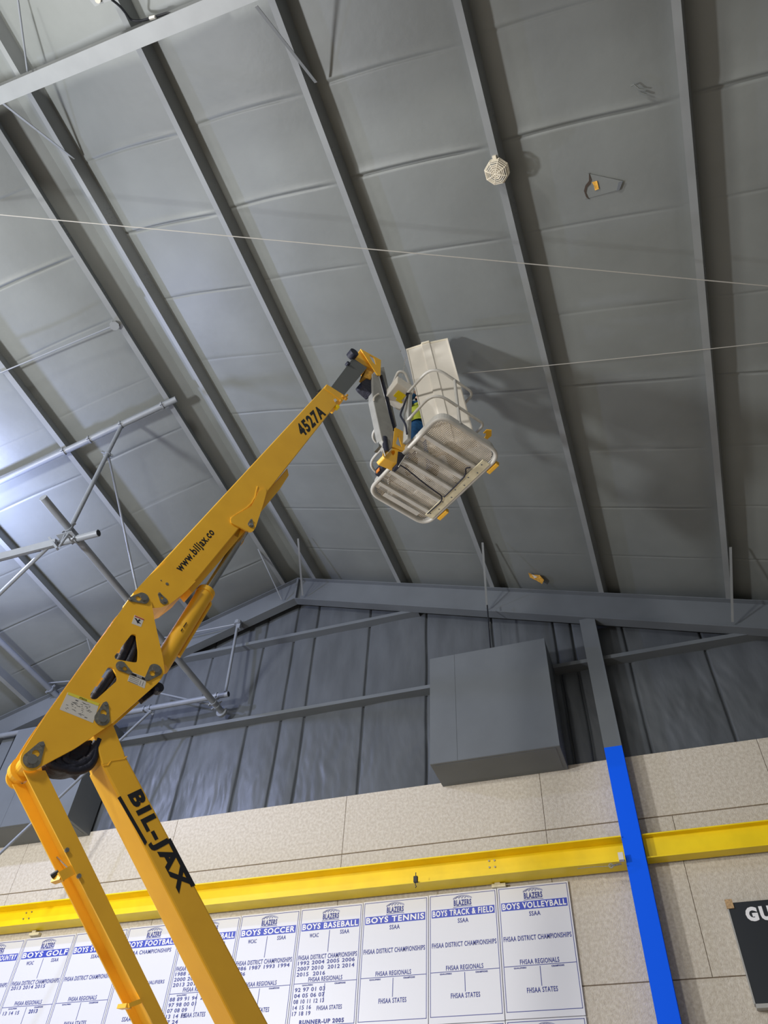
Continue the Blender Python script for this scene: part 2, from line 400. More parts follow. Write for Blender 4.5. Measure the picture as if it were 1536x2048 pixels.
# ------------------------------------------------------------------ yellow channel beam
def ybeam(x0, x1, T, B, yf, label):
    r = thing('yellow_beam', ((x0 + x1) / 2, 9.9, B), label, 'beam', None)
    part(MB().bx(x0, x1, yf, 9.995, T - .016, T), 'top_flange', M['yellow'], r)
    part(MB().bx(x0, x1, 9.88, 9.9, B + .014, T - .016), 'web', M['yellow'], r)
    part(MB().bx(x0, x1, yf, 9.97, B, B + .014), 'bottom_flange', M['yellow'], r)
    return r
yb1 = ybeam(-14.4, -0.52, 4.600 + EYE, 4.284 + EYE, 9.70, 'long yellow steel beam on the wall left of the blue column')
yb2 = ybeam(-0.27, 7.0, 4.635 + EYE, 4.335 + EYE, 9.80, 'yellow steel beam on the wall right of the blue column')
for (px, py) in ((978, 1722), (989, 1721), (979, 1735), (990, 1734), (53, 1826), (64, 1824), (47, 1838), (58, 1837)):
    P = atY(px, py, 9.878); part(MB().disc(P, (0, -1, 0), .012, .01, 8), 'bolt_head', M['zinc'], yb1)
# small black clamp on the beam
P = atY(832, 1758, 9.69)
r = thing('beam_clamp', P, 'small black clamp with a hook on the yellow beam above the boards', 'clamp')
part(MB().bx(P.x - .028, P.x + .028, 9.66, 9.70, P.z - .05, P.z + .03), 'body', M['black'], r, bevel=.006)
part(MB().tube([P + Vector((0, -.02, -.05)), P + Vector((0, -.02, -.09)), P + Vector((.015, -.02, -.10)), P + Vector((0, -.02, -.12))], .006, 6), 'hook', M['black'], r)
part(MB().tube([P + Vector((0, -.01, .03)), P + Vector((0, -.01, .08))], .006, 6), 'stem', M['black'], r)
# turnbuckle hardware by the column
P = atY(1242, 1714, 9.66)
r = thing('turnbuckle', P, 'rusty cable turnbuckle on the yellow beam against the blue column', 'hardware')
part(MB().bx(P.x - .03, P.x + .03, 9.64, 9.7, P.z - .04, P.z + .05), 'bracket', M['decal'], r)
a = atY(1243, 1727, 9.66); b = atY(1222, 1732, 9.66); c = atY(1155, 1737, 9.66)
part(MB().tube([a, b], .012, 8), 'screw', M['zinc'], r)
part(MB().tube([b, (b + c) / 2 + Vector((0, 0, .006)), c], .004, 6).disc(b, (0, -1, 0), .03, .01, 10, .018), 'wire_rope', M['zinc'], r)
for (px, py) in ((70, 1869), (998, 1772)):
    P = atY(px, py, 9.96)
    tag(MB().bx(P.x - .09, P.x + .09, 9.93, 9.99, P.z - .02, P.z + .02).bx(P.x - .05, P.x + .02, 9.93, 9.97, P.z + .02, P.z + .05).build('mounting_clip', M['cream']), 'small cream mounting clip above the %s board' % ('golf' if px < 500 else 'volleyball'), 'clip', 'mounting clips')

# ------------------------------------------------------------------ championship boards
PITCH = 0.9215; HALF = 0.4380
def bz(x, z): return z + EYE + (x + 1.73) * 0.0062
def board(k, title, rows, row2=False):
    cx = -1.735 - k * PITCH; dz = bz(cx, 0) - (1.462 + .012 if row2 else 0)
    top, bot = 4.232, 2.764
    nm = title.lower() if title else 'lower row'
    label = ('white championship board headed BOYS ' + title.upper()) if not row2 else ('white board just under the %s board, only its top edge visible' % rows)
    r = thing('championship_board', (cx, 9.98, bot + dz), label, 'board', 'white championship boards on the wall')
    part(MB().bx(cx - PITCH / 2 + .004, cx + PITCH / 2 - .004, 9.972, 9.996, bot + dz, top + dz), 'panel', M['white'], r, bevel=.003)
    yf = 9.9715
    b = MB()
    z0, z1 = 2.832 + dz, 4.212 + dz
    for (xa, xb, za, zb) in ((-HALF, HALF, z1 - .007, z1), (-HALF, HALF, z0, z0 + .007), (-HALF, -HALF + .007, z0, z1), (HALF - .007, HALF, z0, z1)):
        b.bx(cx + xa, cx + xb, yf - .001, yf, za, zb)
    part(b, 'border', M['ink'], r)
    lg = MB()
    text_into(lg, 'BLAZERS', (cx, yf, 4.10 + dz), XA, ZA, .235, .075, .0005, font_off=.045)
    for s in (-1, 1):
        lg.tube([Vector((cx + .125 * t, yf - .002, 4.15 + dz + .036 * (1 - t * t) + s * .006)) for t in (-1, -.7, -.4, -.1, .2, .5, .8, 1)][::1], .0025, 4)
    lg.tube([Vector((cx + .125 * t, yf - .002, 4.047 + dz + .008 * (1 - t * t))) for t in (-1, -.5, 0, .5, 1)], .003, 4)
    for t in (-.07, -.03, .01, .05):
        lg.tube([Vector((cx + t - .02, yf - .002, 4.15 + dz)), Vector((cx + t, yf - .002, 4.175 + dz)), Vector((cx + t + .03, yf - .002, 4.155 + dz))], .0025, 4)
    part(lg, 'logo', M['ink'], r)
    if row2: return
    part(MB().bx(cx - HALF + .022, cx + HALF - .022, yf - .001, yf, 3.938 + dz, 4.035 + dz), 'title_band', M['band'], r)
    t = MB(); text_into(t, 'BOYS ' + title, (cx, yf - .001, 3.987 + dz), XA, ZA, 2 * HALF - .07, .074, .0005, font_off=.03)
    part(t, 'title_lettering', M['paper'], r)
    t = MB()
    def wr(s, x, z, w, h, fo=.02): text_into(t, s, (cx + x, yf, z + dz), XA, ZA, w, h, .0005, font_off=fo)
    def ln(x0, x1, za, zb): t.bx(cx + x0, cx + x1, yf - .001, yf, za + dz, zb + dz)
    for it in rows:
        if it[0] == 'T': wr(*it[1:])
        else: ln(*it[1:])
    part(t, 'lettering', M['ink'], r)
def std(two=False, dist=True, reg=True, states=True, regx=0):
    R = []
    if two: R += [('T', 'WCAC', -.22, 3.875, .13, .052), ('T', 'SSAA', .22, 3.89, .13, .052), ('L', -.004, .004, 3.66, 3.925)]
    else: R += [('T', 'SSAA', 0, 3.884, .14, .055)]
    if dist: R += [('T', 'FHSAA DISTRICT CHAMPIONSHIPS', 0, 3.610, .83, .058)]
    if reg: R += [('T', 'FHSAA REGIONALS', 0, 3.347, .47, .055), ('L', -.43, .43, 3.303, 3.310), ('T', 'QUALIFIERS', -.24, 3.283, .15, .020, .06), ('T', 'CHAMPIONS', .21, 3.283, .15, .020, .06), ('L', -.004, .004, 3.083, 3.292)]
    if states: R += [('T', 'FHSAA STATES', 0, 3.045, .36, .055)]
    return R
def yrs(lines, x, z, w, h=.048, step=.066): return [('T', s, x + (ww - w) / 2, z - i * step, ww, h, .022) for i, (s, ww) in enumerate(lines)]
board(0, 'VOLLEYBALL', std()); board(1, 'TRACK & FIELD', std()); board(2, 'TENNIS', std())
board(3, 'BASEBALL', std(True, states=False) + yrs([('1992 2004 2005 2006', .80), ('2007 2010  2012 2014', .80), ('2015  2016', .40)], -.01, 3.545, .80)
      + yrs([('92 97 01 03', .42), ('04 05 06 07', .42), ('08 10 11 12 13', .42), ('14 15 16', .25), ('17 18 19', .25)], -.2, 3.235, .42) + [('T', 'FHSAA STATES', .09, 3.02, .34, .05), ('T', 'RUNNER-UP 2005', 0, 2.875, .6, .05, .045)])
board(4, 'SOCCER', std(True) + yrs([('1986 1987 1993 1994', .80), ('2006', .16)], -.01, 3.545, .80))
board(5, 'BASKETBALL', std(True) + yrs([('1988 1991 1994 1997', .80), ('2000 2001 2006 2010', .80), ('2013 2014', .40)], -.01, 3.545, .80)
      + yrs([('88 89 91 94', .42), ('97 98 00 01', .42), ('07 08 09', .30), ('13 14 15', .30), ('17 24', .2)], -.2, 3.24, .42) + [('T', '20', .1, 3.24, .08, .05, .045)])
board(6, 'FOOTBALL', [('T', 'SSAA CHAMPIONSHIPS', 0, 3.875, .70, .055), ('T', 'FHSAA STATE QUALIFIERS', 0, 3.47, .72, .055), ('T', 'SSAA', -.1, 3.05, .14, .055)])
board(7, 'SWIMMING', std()); 
board(8, 'GOLF', std(True) + yrs([('2013 2014 2015', .6)], -.1, 3.55, .6) + yrs([('13 14 15', .28)], -.24, 3.23, .28) + [('T', '2013', .14, 3.235, .15, .052, .045)])
board(9, 'CROSS COUNTRY', std())
for k, nm in ((0, 'volleyball'), (1, 'track and field'), (2, 'tennis')): board(k, '', nm, row2=True)

# ------------------------------------------------------------------ scoreboard sign at the right
SX0 = .505; r = thing('scoreboard', (1.7, 9.95, 4.32), 'black scoreboard with white letters cut off by the right edge', 'sign')
part(MB().bx(SX0, 3.0, 9.90, 9.99, 4.36, 5.375), 'face', M['sign'], r, bevel=.004)
part(MB().bx(SX0 - .012, SX0, 9.895, 9.99, 4.36, 5.32).bx(SX0, 3.0, 9.895, 9.99, 4.32, 4.36), 'rim', M['signrim'], r)
part(MB().bx(SX0 - .02, SX0 + .06, 9.885, 9.90, 5.31, 5.41), 'corner_plate', M['wood'], r, 'wood coloured corner plate')
t = MB(); text_into(t, 'GUEST', (.665, 9.899, 5.235), XA, ZA, .62, .155, .001, align='L', font_off=.06); part(t, 'lettering', M['paper'], r)
part(MB().bx(.82, 1.25, 9.892, 9.90, 4.62, 5.02), 'digit_window', M['black'], r)
q = MB()
for i in range(6):
    for j in range(10): q.disc((.86 + i * .07, 9.892, 4.66 + j * .036), (0, -1, 0), .008, .002, 6)
part(q, 'bulbs', M['decaly'], r)

# ------------------------------------------------------------------ backstop pipe frame on the left
def pipe(name, pts, rad, label, ends=True, group='grey pipes of the ceiling frame'):
    o = MB().tube(pts, rad, 20).build(name, M['pipe'], smooth=True); return tag(o, label, 'pipe', group)
def ringclamp(parent, c, ax, rad):
    ax = Vector(ax).normalized()
    mb = MB().disc(Vector(c) - ax * .015, ax, rad + .014, .03, 18, rad + .001)
    x = ax.orthogonal().normalized()
    if abs(x.z) > .9: x = ax.cross(x)
    mb.box(Vector(c) + x * (rad + .035), x, ax, ax.cross(x), .05, .035, .02).box(Vector(c) - x * (rad + .03), x, ax, ax.cross(x), .04, .035, .02)
    part(mb, 'clamp', M['pipe'], parent)
YT = 5.13; sx = Vector((1, 0, SL)).normalized()
zt = lambda x: roofz(x) - .07
t1 = pipe('cross_pipe', [Vector((-5.93, YT, zt(-5.93))), Vector((-12.5, YT, zt(-12.5)))], .052, 'long grey pipe clamped across the left roof purlins')
for x in (-6.17, -7.42, -7.86): ringclamp(t1, (x, YT, zt(x)), sx, .052)
X4 = -6.914; Z4 = 7.66 + EYE
t4 = pipe('main_pipe', [Vector((X4, 4.60, Z4)), Vector((X4, 9.84, Z4))], .055, 'thick grey pipe running lengthwise with its open end above the yellow link plate')
t7 = pipe('main_pipe', [Vector((-10.877, 3.2, Z4 + 1.1)), Vector((-10.877, 9.84, Z4 + 1.08))], .055, 'thick grey pipe running lengthwise at the far left edge')
ringclamp(t7, (-10.877, 9.55, Z4 + 1.08), YA, .055)
Zc = Z4 - .125; P5 = atZ(197, 1066, Zc)
Y5 = P5.y
t5 = pipe('cross_pipe', [Vector((P5.x, Y5, Zc)), Vector((-12.5, Y5, Zc))], .05, 'grey cross pipe with a dark open end at the pipe junction left of the boom')
ringclamp(t5, (X4 + .1, Y5, Zc), XA, .05); ringclamp(t4, (X4, Y5 + .1, Z4), YA, .055); ringclamp(t4, (X4, Y5 - .12, Z4), YA, .055)
part(MB().disc((P5.x + .001, Y5, Zc), XA, .042, .003, 18), 'pipe_mouth', M['black'], t5)
Pj = Vector((X4 - .02, Y5 - .08, Z4))
Pt = Vector((-6.88, YT + .02, zt(-6.88) - .06))
t2 = pipe('strut_pipe', [Pt, Pj + Vector((0, 0, .06))], .033, 'dark grey strut from the pipe junction up to the ceiling cross pipe')
ringclamp(t2, Pt + (Pj - Pt) * .28, (Pj - Pt), .033); ringclamp(t1, (-6.88, YT, zt(-6.88)), sx, .052)
A = Pt + (Pj - Pt) * .27
B = atX(276, 1190, A.x + .35)
t3 = pipe('sway_rod', [A, B], .016, 'thin grey rod dropping from the strut behind the yellow boom'); ringclamp(t3, A + (B - A) * .02, (B - A), .016)
# bracket, flat bar and lower strut at the junction
Q = Vector((X4 - .22, Y5 - .06, Zc - .0))
r = thing('pipe_bracket', Vector((X4, Y5 - .1, Z4 - .08)), 'grey bracket plates bolted at the pipe junction left of the boom', 'bracket')
c0 = atY(133, 1072, Y5 - .09)
part(MB().box(c0, XA, YA, ZA, .26, .12, .012), 'plate', M['pipe'], r)
c1 = atY(108, 1090, Y5 - .07)
part(MB().tube([atY(137, 1067, Y5 - .12), atY(119, 1093, Y5 - .12)], .018, 8).tube([atY(132, 1064, Y5 - .12), atY(124, 1082, Y5 - .12)], .012, 8), 'turnbuckle', M['pipe'], r)
part(MB().beam(atY(99, 1076, Y5 - .09), atY(115, 1098, Y5 - .09), .045, .03), 'lug', M['pipe'], r)
a = atY(112, 1085, Y5 - .08); b = atY(-40, 1124, Y5 - .08)
tag(MB().beam(a, b, .05, .10, (0, -.4, 1)).build('flat_bar', M['pipe']), 'pale flat bar leaving the pipe junction to the left edge', 'bar')
a = atY(97, 1093, Y5 - .05); b = atY(-60, 1245, 6.3)
pipe('strut_pipe', [a, b], .03, 'grey strut running from the pipe junction down to the left edge')
# lower cross pipe near the wall
Z8 = 7.86 + EYE - .02; 
t8 = pipe('cross_pipe', [atZ(457, 1388, Z8), Vector((-12.5, atZ(457, 1388, Z8).y, Z8))], .05, 'grey cross pipe near the gable wall ending right of the yellow link plate')
y8 = atZ(457, 1388, Z8).y
ringclamp(t8, (-6.93, y8, Z8), XA, .05); ringclamp(t8, (-8.42, y8, Z8), XA, .05); ringclamp(t8, (-8.3, y8, Z8), XA, .05)
part(MB().disc((atZ(457, 1388, Z8).x + .001, y8, Z8), XA, .042, .003, 18), 'pipe_mouth', M['black'], t8)
ringclamp(t4, (X4, 9.62, Z4), YA, .055); ringclamp(t4, (X4, 9.5, Z4), YA, .055)
part(MB().disc((X4, 9.80, Z4), YA, .10, .05, 16), 'end_flange', M['pipe'], t4)
a = atY(476, 1246, 9.66); b = atY(451, 1384, 9.62)
t9 = pipe('hanger_pipe', [a, b], .028, 'upright grey pipe hanging from the end rafter to the lower cross pipe')
part(MB().disc(a - ZA * .04, ZA, .07, .08, 10).box(a + Vector((.04, 0, -.1)), XA, YA, ZA, .07, .06, .10), 'top_bracket', M['pipe'], t9)
pipe('tie_rod', [a + Vector((-.02, 0, -.02)), atY(325, 1276, 9.5), atY(300, 1281, 9.5)], .014, 'thin tie rod running left from the top of the upright hanger pipe')
a = atY(300, 1424, 9.3); b = atY(-30, 1735, 8.3)
t11 = pipe('sway_rod', [a, b], .022, 'thin diagonal rod passing behind the two yellow risers'); ringclamp(t11, a, (b - a), .022)
part(MB().beam(a, Vector((-8.36, y8, Z8 - .04)), .05, .03), 'lug', M['pipe'], t11)
pipe('tie_rod', [atY(318, 1386, 9.75), atY(438, 1413, 9.75)], .018, 'short grey bar behind the lower cross pipe beside the link plate')
pipe('tie_rod', [atY(98, 1366, 9.5), atY(140, 1362, 9.5)], .014, 'short thin rod beside the left main pipe, left of the link plate')
# conduit with junction box on the purlin left of the ridge
a = hit(228, 651, NL, CL - .02); b = hit(-20, 754, NL, CL - .02)
r = thing('electrical_conduit', a, 'thin conduit with a square junction box across the left ceiling', 'conduit')
part(MB().tube([a, b], .011, 8), 'tube', M['pipe'], r)
part(MB().disc(a + Vector((.02, 0, -.03)), (-SL, 0, 1), .072, .05, 8), 'junction_box', M['steel'], r)

# ------------------------------------------------------------------ twine strung across the hall
def cable(p, q, rad, label, sagv=.05):
    pts = [p.lerp(q, t / 16) + Vector((0, 0, -sagv * 4 * (t / 16) * (1 - t / 16))) for t in range(17)]
    tag(MB().tube(pts, rad, 6).build('cord', M['wire']), label, 'cord')
cable(hit(-60, 424, NL, CL - .25), hit(1600, 578, NR, CR - .5), .006, 'pale cord strung across the whole ceiling above the lift head', .0)
cable(hit(925, 747, NR, CR - .25), hit(1600, 678, NR, CR - .25), .005, 'thin cord crossing the right ceiling behind the basket', .02)

# ------------------------------------------------------------------ detector in its wire guard
P = hit(996, 340, NR, CR); cz = P - Vector(NR).normalized() * .01
dn = -Vector(NR).normalized(); ex = Vector((1, 0, -SL)).normalized()
r = thing('caged_detector', cz, 'ivory octagonal wire guard over a detector under a purlin', 'detector')
def octr(R, h, a0=math.pi / 8): return [cz + dn * h + ex * (R * math.cos(a0 + k * math.pi / 4)) + YA * (R * math.sin(a0 + k * math.pi / 4)) for k in range(8)]
g = MB()
RR = [(.130, .0), (.132, .03), (.130, .06), (.118, .075), (.098, .085), (.078, .09), (.055, .095), (.034, .095)]
for R_, h_ in RR: g.tube(octr(R_, h_), .0058, 5, closed=True)
for k in range(8): g.tube([octr(R_, h_)[k] for R_, h_ in RR] + [cz + dn * .095], .0055, 5)
part(g, 'wire_guard', M['cage'], r)
part(MB().disc(cz, dn, .075, .05, 20), 'detector', M['panel'], r)
part(MB().box(cz - YA * .135 + dn * .0, ex, YA, dn, .04, .05, .03), 'hinge', M['cage'], r)

# ------------------------------------------------------------------ torn insulation
def plane_pts(pts, drop): return [hit(x, y, NR, CR + .225 * KN - drop) for x, y in pts]
r = thing('torn_insulation', hit(1208, 370, NR, CR + .2), 'torn flap of ceiling facing showing orange insulation, right of the caged detector', 'tear')
L1 = plane_pts([(1176, 347), (1245, 362), (1240, 379), (1232, 381), (1170, 398)], .055); L1[0].z += .0
part(MB().prism([[L1[0], L1[1], L1[2]]], (0, 0, .004)).prism([[L1[0], L1[2], L1[3], L1[4]]], (0, 0, .004)), 'flap', M['deck'], r)
part(MB().prism([plane_pts([(1178, 346), (1183, 360), (1180, 369), (1174, 375), (1172, 386), (1178, 399), (1172, 394), (1168, 382), (1171, 371), (1178, 362)], .06)], (0, 0, .006)), 'edge', M['boot'], r)
part(MB().prism([plane_pts([(1184, 365), (1194, 362), (1198, 378), (1190, 381), (1188, 372)], .065)], (0, 0, .008)), 'wool', M['tan'], r)
part(MB().prism([plane_pts([(1237, 365), (1246, 362), (1239, 380), (1233, 382)], .06)], (0, 0, .005)), 'fold', M['duct'], r)
r = thing('insulation_scrap', hit(1073, 1157, NR, CR + .1), 'tan scrap of torn insulation hanging by the end rafter', 'tear')
part(MB().prism([plane_pts([(1057, 1147), (1066, 1151), (1080, 1152), (1088, 1160), (1084, 1168), (1073, 1161), (1060, 1155)], .12)], (0, 0, .02)), 'wool', M['tan'], r)
part(MB().prism([plane_pts([(1064, 1149), (1075, 1154), (1069, 1157)], .125)], (0, 0, .004)), 'edge', M['panel'], r)
L2 = plane_pts([(1262, 172), (1268, 169), (1278, 178), (1288, 180), (1293, 190), (1280, 185), (1270, 182), (1264, 182)], .07)
tag(MB().tube(L2[:4], .008, 6).tube([L2[4], L2[5]], .01, 6).build('ceiling_pucker', M['deck'], smooth=True), 'small pucker in the ceiling facing near the top right purlin', 'wrinkle')

# speaker corner and cable above the top rafter
a = hit(205, 2, NR, CR - .3)
r = thing('ceiling_speaker', a, 'corner of a small grey speaker at the top edge of the picture', 'speaker')
part(MB().prism([[hit(x, y, NR, CR - .3) for x, y in ((184, 6), (190, 13), (228, -2), (215, -30), (170, -12))]], (0, 0, .15)), 'cabinet', M['steel'], r)
part(MB().disc(hit(196, 0, NR, CR - .32), (.2, 0, -1), .03, .02, 14), 'driver', M['panel'], r)
pts = [hit(222, -2, NR, CR - .2), hit(240, 12, NR, CR - .15), hit(252, 27, NR, CR - .1), hit(262, 41, NR, CR - .02), hit(282, 42, NR, CR - .02), hit(306, 35, NR, CR - .02), hit(380, 12, NR, CR + .02), hit(420, -8, NR, CR + .04)]
tag(MB().tube(rounded(pts, .1, False), .014, 8).build('black_cable', M['black'], smooth=True), 'black cable looping along the top rafter at the top edge', 'cable')
tag(MB().tube([hit(300, 37, NR, CR - .04), hit(311, 34, NR, CR - .04)], .02, 8).build('cable_connector', M['decal']), 'white connector on the black cable above the top rafter', 'connector')

# ------------------------------------------------------------------ boom lift
CN, CF = -4.31, -4.51                      # near and far side of the arms
lift = thing('boom_lift', BN * -4.41 + BH * 4.9, 'yellow articulated boom lift with raised arm carrying a silver basket', 'boom lift')
def hz(px, py, c=CN):
    P = onB(px, py, c); return Vector((P.dot(BH), P.z))
def at(h, z, c): return BN * c + BH * h + BZ * z
def plate(pts, c, t, r=0, holes=()):       # pts in the picture read on the plane c, thickness t away from the near side
    loops = []
    for k, l in enumerate([pts] + list(holes)):
        L = [onB(x, y, c) for x, y in l]
        rr = r if k == 0 else 0.03
        loops.append(rounded(L, rr) if rr else L)
    return MB().prism(loops, BN * -t)
def hzplate(pts, c, t): return MB().prism([[at(h, z, c) for h, z in pts]], BN * -t)
def text_quad(s, p00, p10, p01, c, matl, parent, label=None, fo=.04, name='lettering'):
    o = onB(*p00, c); u = onB(*p10, c) - o; v = onB(*p01, c) - o
    mb = MB(); key = None
    text_into(mb, s, o + (u + v) / 2, u.normalized(), v.normalized(), u.length, v.length, 0, .0015, font_off=fo)
    return part(mb, name, matl, parent, label)
def extend(a, b, z):                       # point on the line a-b (h,z pairs) at height z
    t = (z - a.y) / (b.y - a.y); return a + (b - a) * t

# front riser (box section)
a0, a1 = hz(202, 1524), hz(470, 2048); b0, b1 = hz(249, 1506), hz(537.8, 2048)
za = 0.9
e0, e1 = extend(a0, a1, za), extend(b0, b1, za)
riser = part(hzplate([a0, b0, e1, e0], CN, CN - CF), 'riser_arm', M['boom'], lift, bevel=.012)
part(plate([(187.5, 1471), (214, 1436), (226, 1447), (249, 1506), (252, 1522), (206, 1530)], CN + .001, .19), 'riser_head', M['boom'], riser, bevel=.006)
wl = MB()
wl.tube([onB(207, 1531, CN), onB(216, 1531, CN), onB(222, 1522, CN), onB(248, 1518, CN), onB(254, 1513, CN)], .004, 6)
part(wl, 'weld_seam', M['boom'], riser)
text_quad('BIL-JAX', (246, 1594), (350, 1793), (282, 1577), CN, M['black'], riser, fo=.052)
st = MB()
def stripe(p, q, p2, q2): st.prism([[onB(*p, CN + .001), onB(*q, CN + .001), onB(*q2, CN + .001), onB(*p2, CN + .001)]], BN * .001)
stripe((235, 1596), (241, 1592), (290, 1691), (294, 1684))
stripe((334, 1680), (341, 1676), (382, 1774), (391, 1771))
part(st, 'black_stripe', M['black'], riser)
# rear riser (open channel)
c0, c1 = hz(47, 1541), hz(306, 2048); d0, d1 = hz(90.8, 1541), hz(337, 2048)
f0, f1 = extend(c0, c1, za), extend(d0, d1, za)
ch = hzplate([c0, d0, f1, f0], CN, .012); 
n0 = len(ch.v)
q = hzplate([c0, d0, f1, f0], CF + .012, .012); ch.f += [[i + n0 for i in f] for f in q.f]; ch.v += q.v
n0 = len(ch.v); g0 = c0.lerp(d0, .55); g1 = f0.lerp(f1, .55)
q = hzplate([g0, d0, f1, g1], CN - .012, .176); ch.f += [[i + n0 for i in f] for f in q.f]; ch.v += q.v
riser2 = part(ch, 'riser_arm', M['boom'], lift, 'open channel rear riser')
for px, py in ((133, 1701), (157, 1753)):
    part(MB().disc(onB(px, py, CN), BN, .012, .012, 10), 'bolt', M['zinc'], riser2)
part(MB().beam(onB(256, 2012, CN + .0), onB(280, 2003, CN), .02, .03, BN).beam(onB(240, 2014, CF), onB(258, 2012, CN), .03, .02), 'cross_strap', M['boom'], riser2)
mb = MB().beam(onB(120, 1754, CN - .02), onB(150, 1737, CN - .02), .05, .02, BN)
mb.beam(onB(108, 1760, CN - .1), onB(126, 1754, CN - .02), .03, .035)
part(mb, 'hose_clamp', M['boom'], riser2)
part(MB().tube([onB(103, 1753, CN - .08), onB(117, 1744, CN - .06)], .014, 8), 'clamp_stub', M['black'], riser2)
part(MB().tube([onB(40, 1560, CF), onB(95, 1655, CF), onB(112, 1712, CF), onB(145, 1745, CN - .03)], .004, 6), 'sensor_wire', M['zinc'], riser2)
# ears of the rear riser
part(MB().disc(at(*hz(68, 1512), CF + .03), -BN, .075, .06, 24), 'pivot_ear', M['boom'], riser2)
part(MB().disc(at(*hz(68, 1512), CN - .02), -BN, .05, .16, 20), 'pivot_tube', M['boom'], riser2)

# perforated link plates
CP = -4.285
outer = [(272.5, 1184), (290, 1185), (303, 1203), (309, 1240), (326, 1316), (330, 1345), (319, 1363), (272.5, 1403.7), (222.7, 1447.6), (150, 1497), (87.9, 1529.7), (70, 1541), (52.7, 1541), (41, 1527), (41, 1512), (64, 1474), (88, 1436), (170, 1322), (258, 1198.6)]
h1 = [(263.7, 1267.4), (272.5, 1269), (277, 1304), (275.4, 1326), (231.4, 1318.7), (228.5, 1312.9)]
h2 = [(216.8, 1333.4), (225.6, 1334.8), (237.3, 1358.3), (191.9, 1399.3), (181.6, 1397.8), (180.2, 1389)]
lp = part(plate(outer, CP, .014, .03, (h1, h2)), 'link_plate', M['boom'], lift)
def shift(pts, c_from, c_to):
    return [onB(x, y, c_from) + BN * (c_to - c_from) for x, y in pts]
far = MB().prism([rounded(shift(outer, CP, -4.535), .03), rounded(shift(h1, CP, -4.535), .03), rounded(shift(h2, CP, -4.535), .03)], BN * -.014)
part(far, 'link_plate', M['boom'], lift, 'far side link plate')
def washer(px, py, qx, qy, c, parent, r=.042):
    a = onB(px, py, c); b = onB(qx, qy, c); d = (b - a).normalized(); s = d.cross(BN)
    pts = [a + (-d * math.cos(t) + s * math.sin(t)) * r for t in [math.pi * k / 10 - math.pi / 2 for k in range(11)]]
    tip = a + d * r * 2.1
    pts += [tip + s * r * .35 + d * 0, tip + d * r * .3, tip - s * r * .35]
    ctr = a + d * r * .75
    hole = [ctr + (d * math.cos(t) + s * math.sin(t)) * r * .42 for t in [2 * math.pi * k / 12 for k in range(12)]]
    w = part(MB().prism([pts, hole], BN * .006), 'pin_plate', M['zinc'], parent)
    part(MB().disc(a - d * r * .1 + BN * .006, BN, r * .55, .012, 16).disc(tip - d * r * .1 + BN * .004, BN, r * .25, .01, 8), 'pin', M['rod'], w if w.parent is None or w.parent.parent is None else parent)
washer(285, 1197, 262, 1199, CP, lp, .046); washer(242, 1333, 256, 1343, CP, lp, .036); washer(310, 1341, 297, 1355, CP, lp, .046)
washer(204, 1437, 208, 1420, CP, lp, .048); washer(64, 1519, 76, 1500, CP, lp, .05)
def decal(pts, c, m, parent, name='decal', lab=None): return part(MB().prism([[onB(x, y, c) for x, y in pts]], BN * .001), name, m, parent, lab)
decal([(135, 1385), (198, 1409), (186, 1446), (119, 1419)], CP, M['decal'], lp, 'instruction_sticker', 'worn instruction sticker with yellow header')
decal([(137, 1384), (199, 1407), (197, 1412), (135, 1389)], CP + .0012, M['decaly'], lp, 'sticker_header')
text_quad('ATTENTION', (158, 1397), (173, 1403), (159, 1393.5), CP + .002, M['black'], lp, fo=.03)
t = MB(); random.seed(3)
for i in range(46):
    fx, fy = random.random() * .78 + .05, random.random() * .72 + .2
    x = 137 + 62 * fx - 14 * fy; y = 1385 + 24 * fx + 35 * fy; l = random.uniform(1.5, 6)
    t.beam(onB(x, y, CP + .0015), onB(x + l, y + l * .39 + random.uniform(-1.5, 1.5) * (l < 3), CP + .0015), .002, .0006, BN)
part(t, 'sticker_print', M['duct'], lp)
decal([(261, 1343), (294, 1356), (289, 1377), (255, 1362)], CP, M['decal'], lp, 'notice_sticker', 'white sticker with black notice bar')
decal([(262, 1345), (293, 1357), (292, 1362), (261, 1349)], CP + .0012, M['black'], lp, 'sticker_header')
text_quad('NOTICE', (273, 1353.5), (283, 1357.5), (273.6, 1350), CP + .002, M['paper'], lp, fo=.03)
t = MB()
for k in range(4): t.beam(onB(260 - k, 1352.5 + k * 3.2, CP + .0015), onB(279 - k, 1360 + k * 3.2, CP + .0015), .002, .0006, BN)
t.beam(onB(282, 1361, CP + .0015), onB(279, 1370, CP + .0015), .002, .0006, BN).beam(onB(287, 1363, CP + .0015), onB(284, 1372, CP + .0015), .002, .0006, BN)
part(t, 'sticker_print', M['duct'], lp)
decal([(269, 1230), (288, 1238), (282, 1254), (263, 1247)], CP, M['decal'], lp, 'warning_sticker', 'white warning sticker with red bar and black pictogram')
decal([(270, 1231), (288, 1238.5), (287.5, 1240.5), (269.5, 1233)], CP + .0012, M['red'], lp, 'sticker_header')
decal([(269, 1236), (273, 1237), (275, 1241), (279, 1238), (281, 1241), (277, 1243), (282, 1248), (277, 1246), (275, 1247), (273, 1242)], CP + .0012, M['black'], lp, 'pictogram')
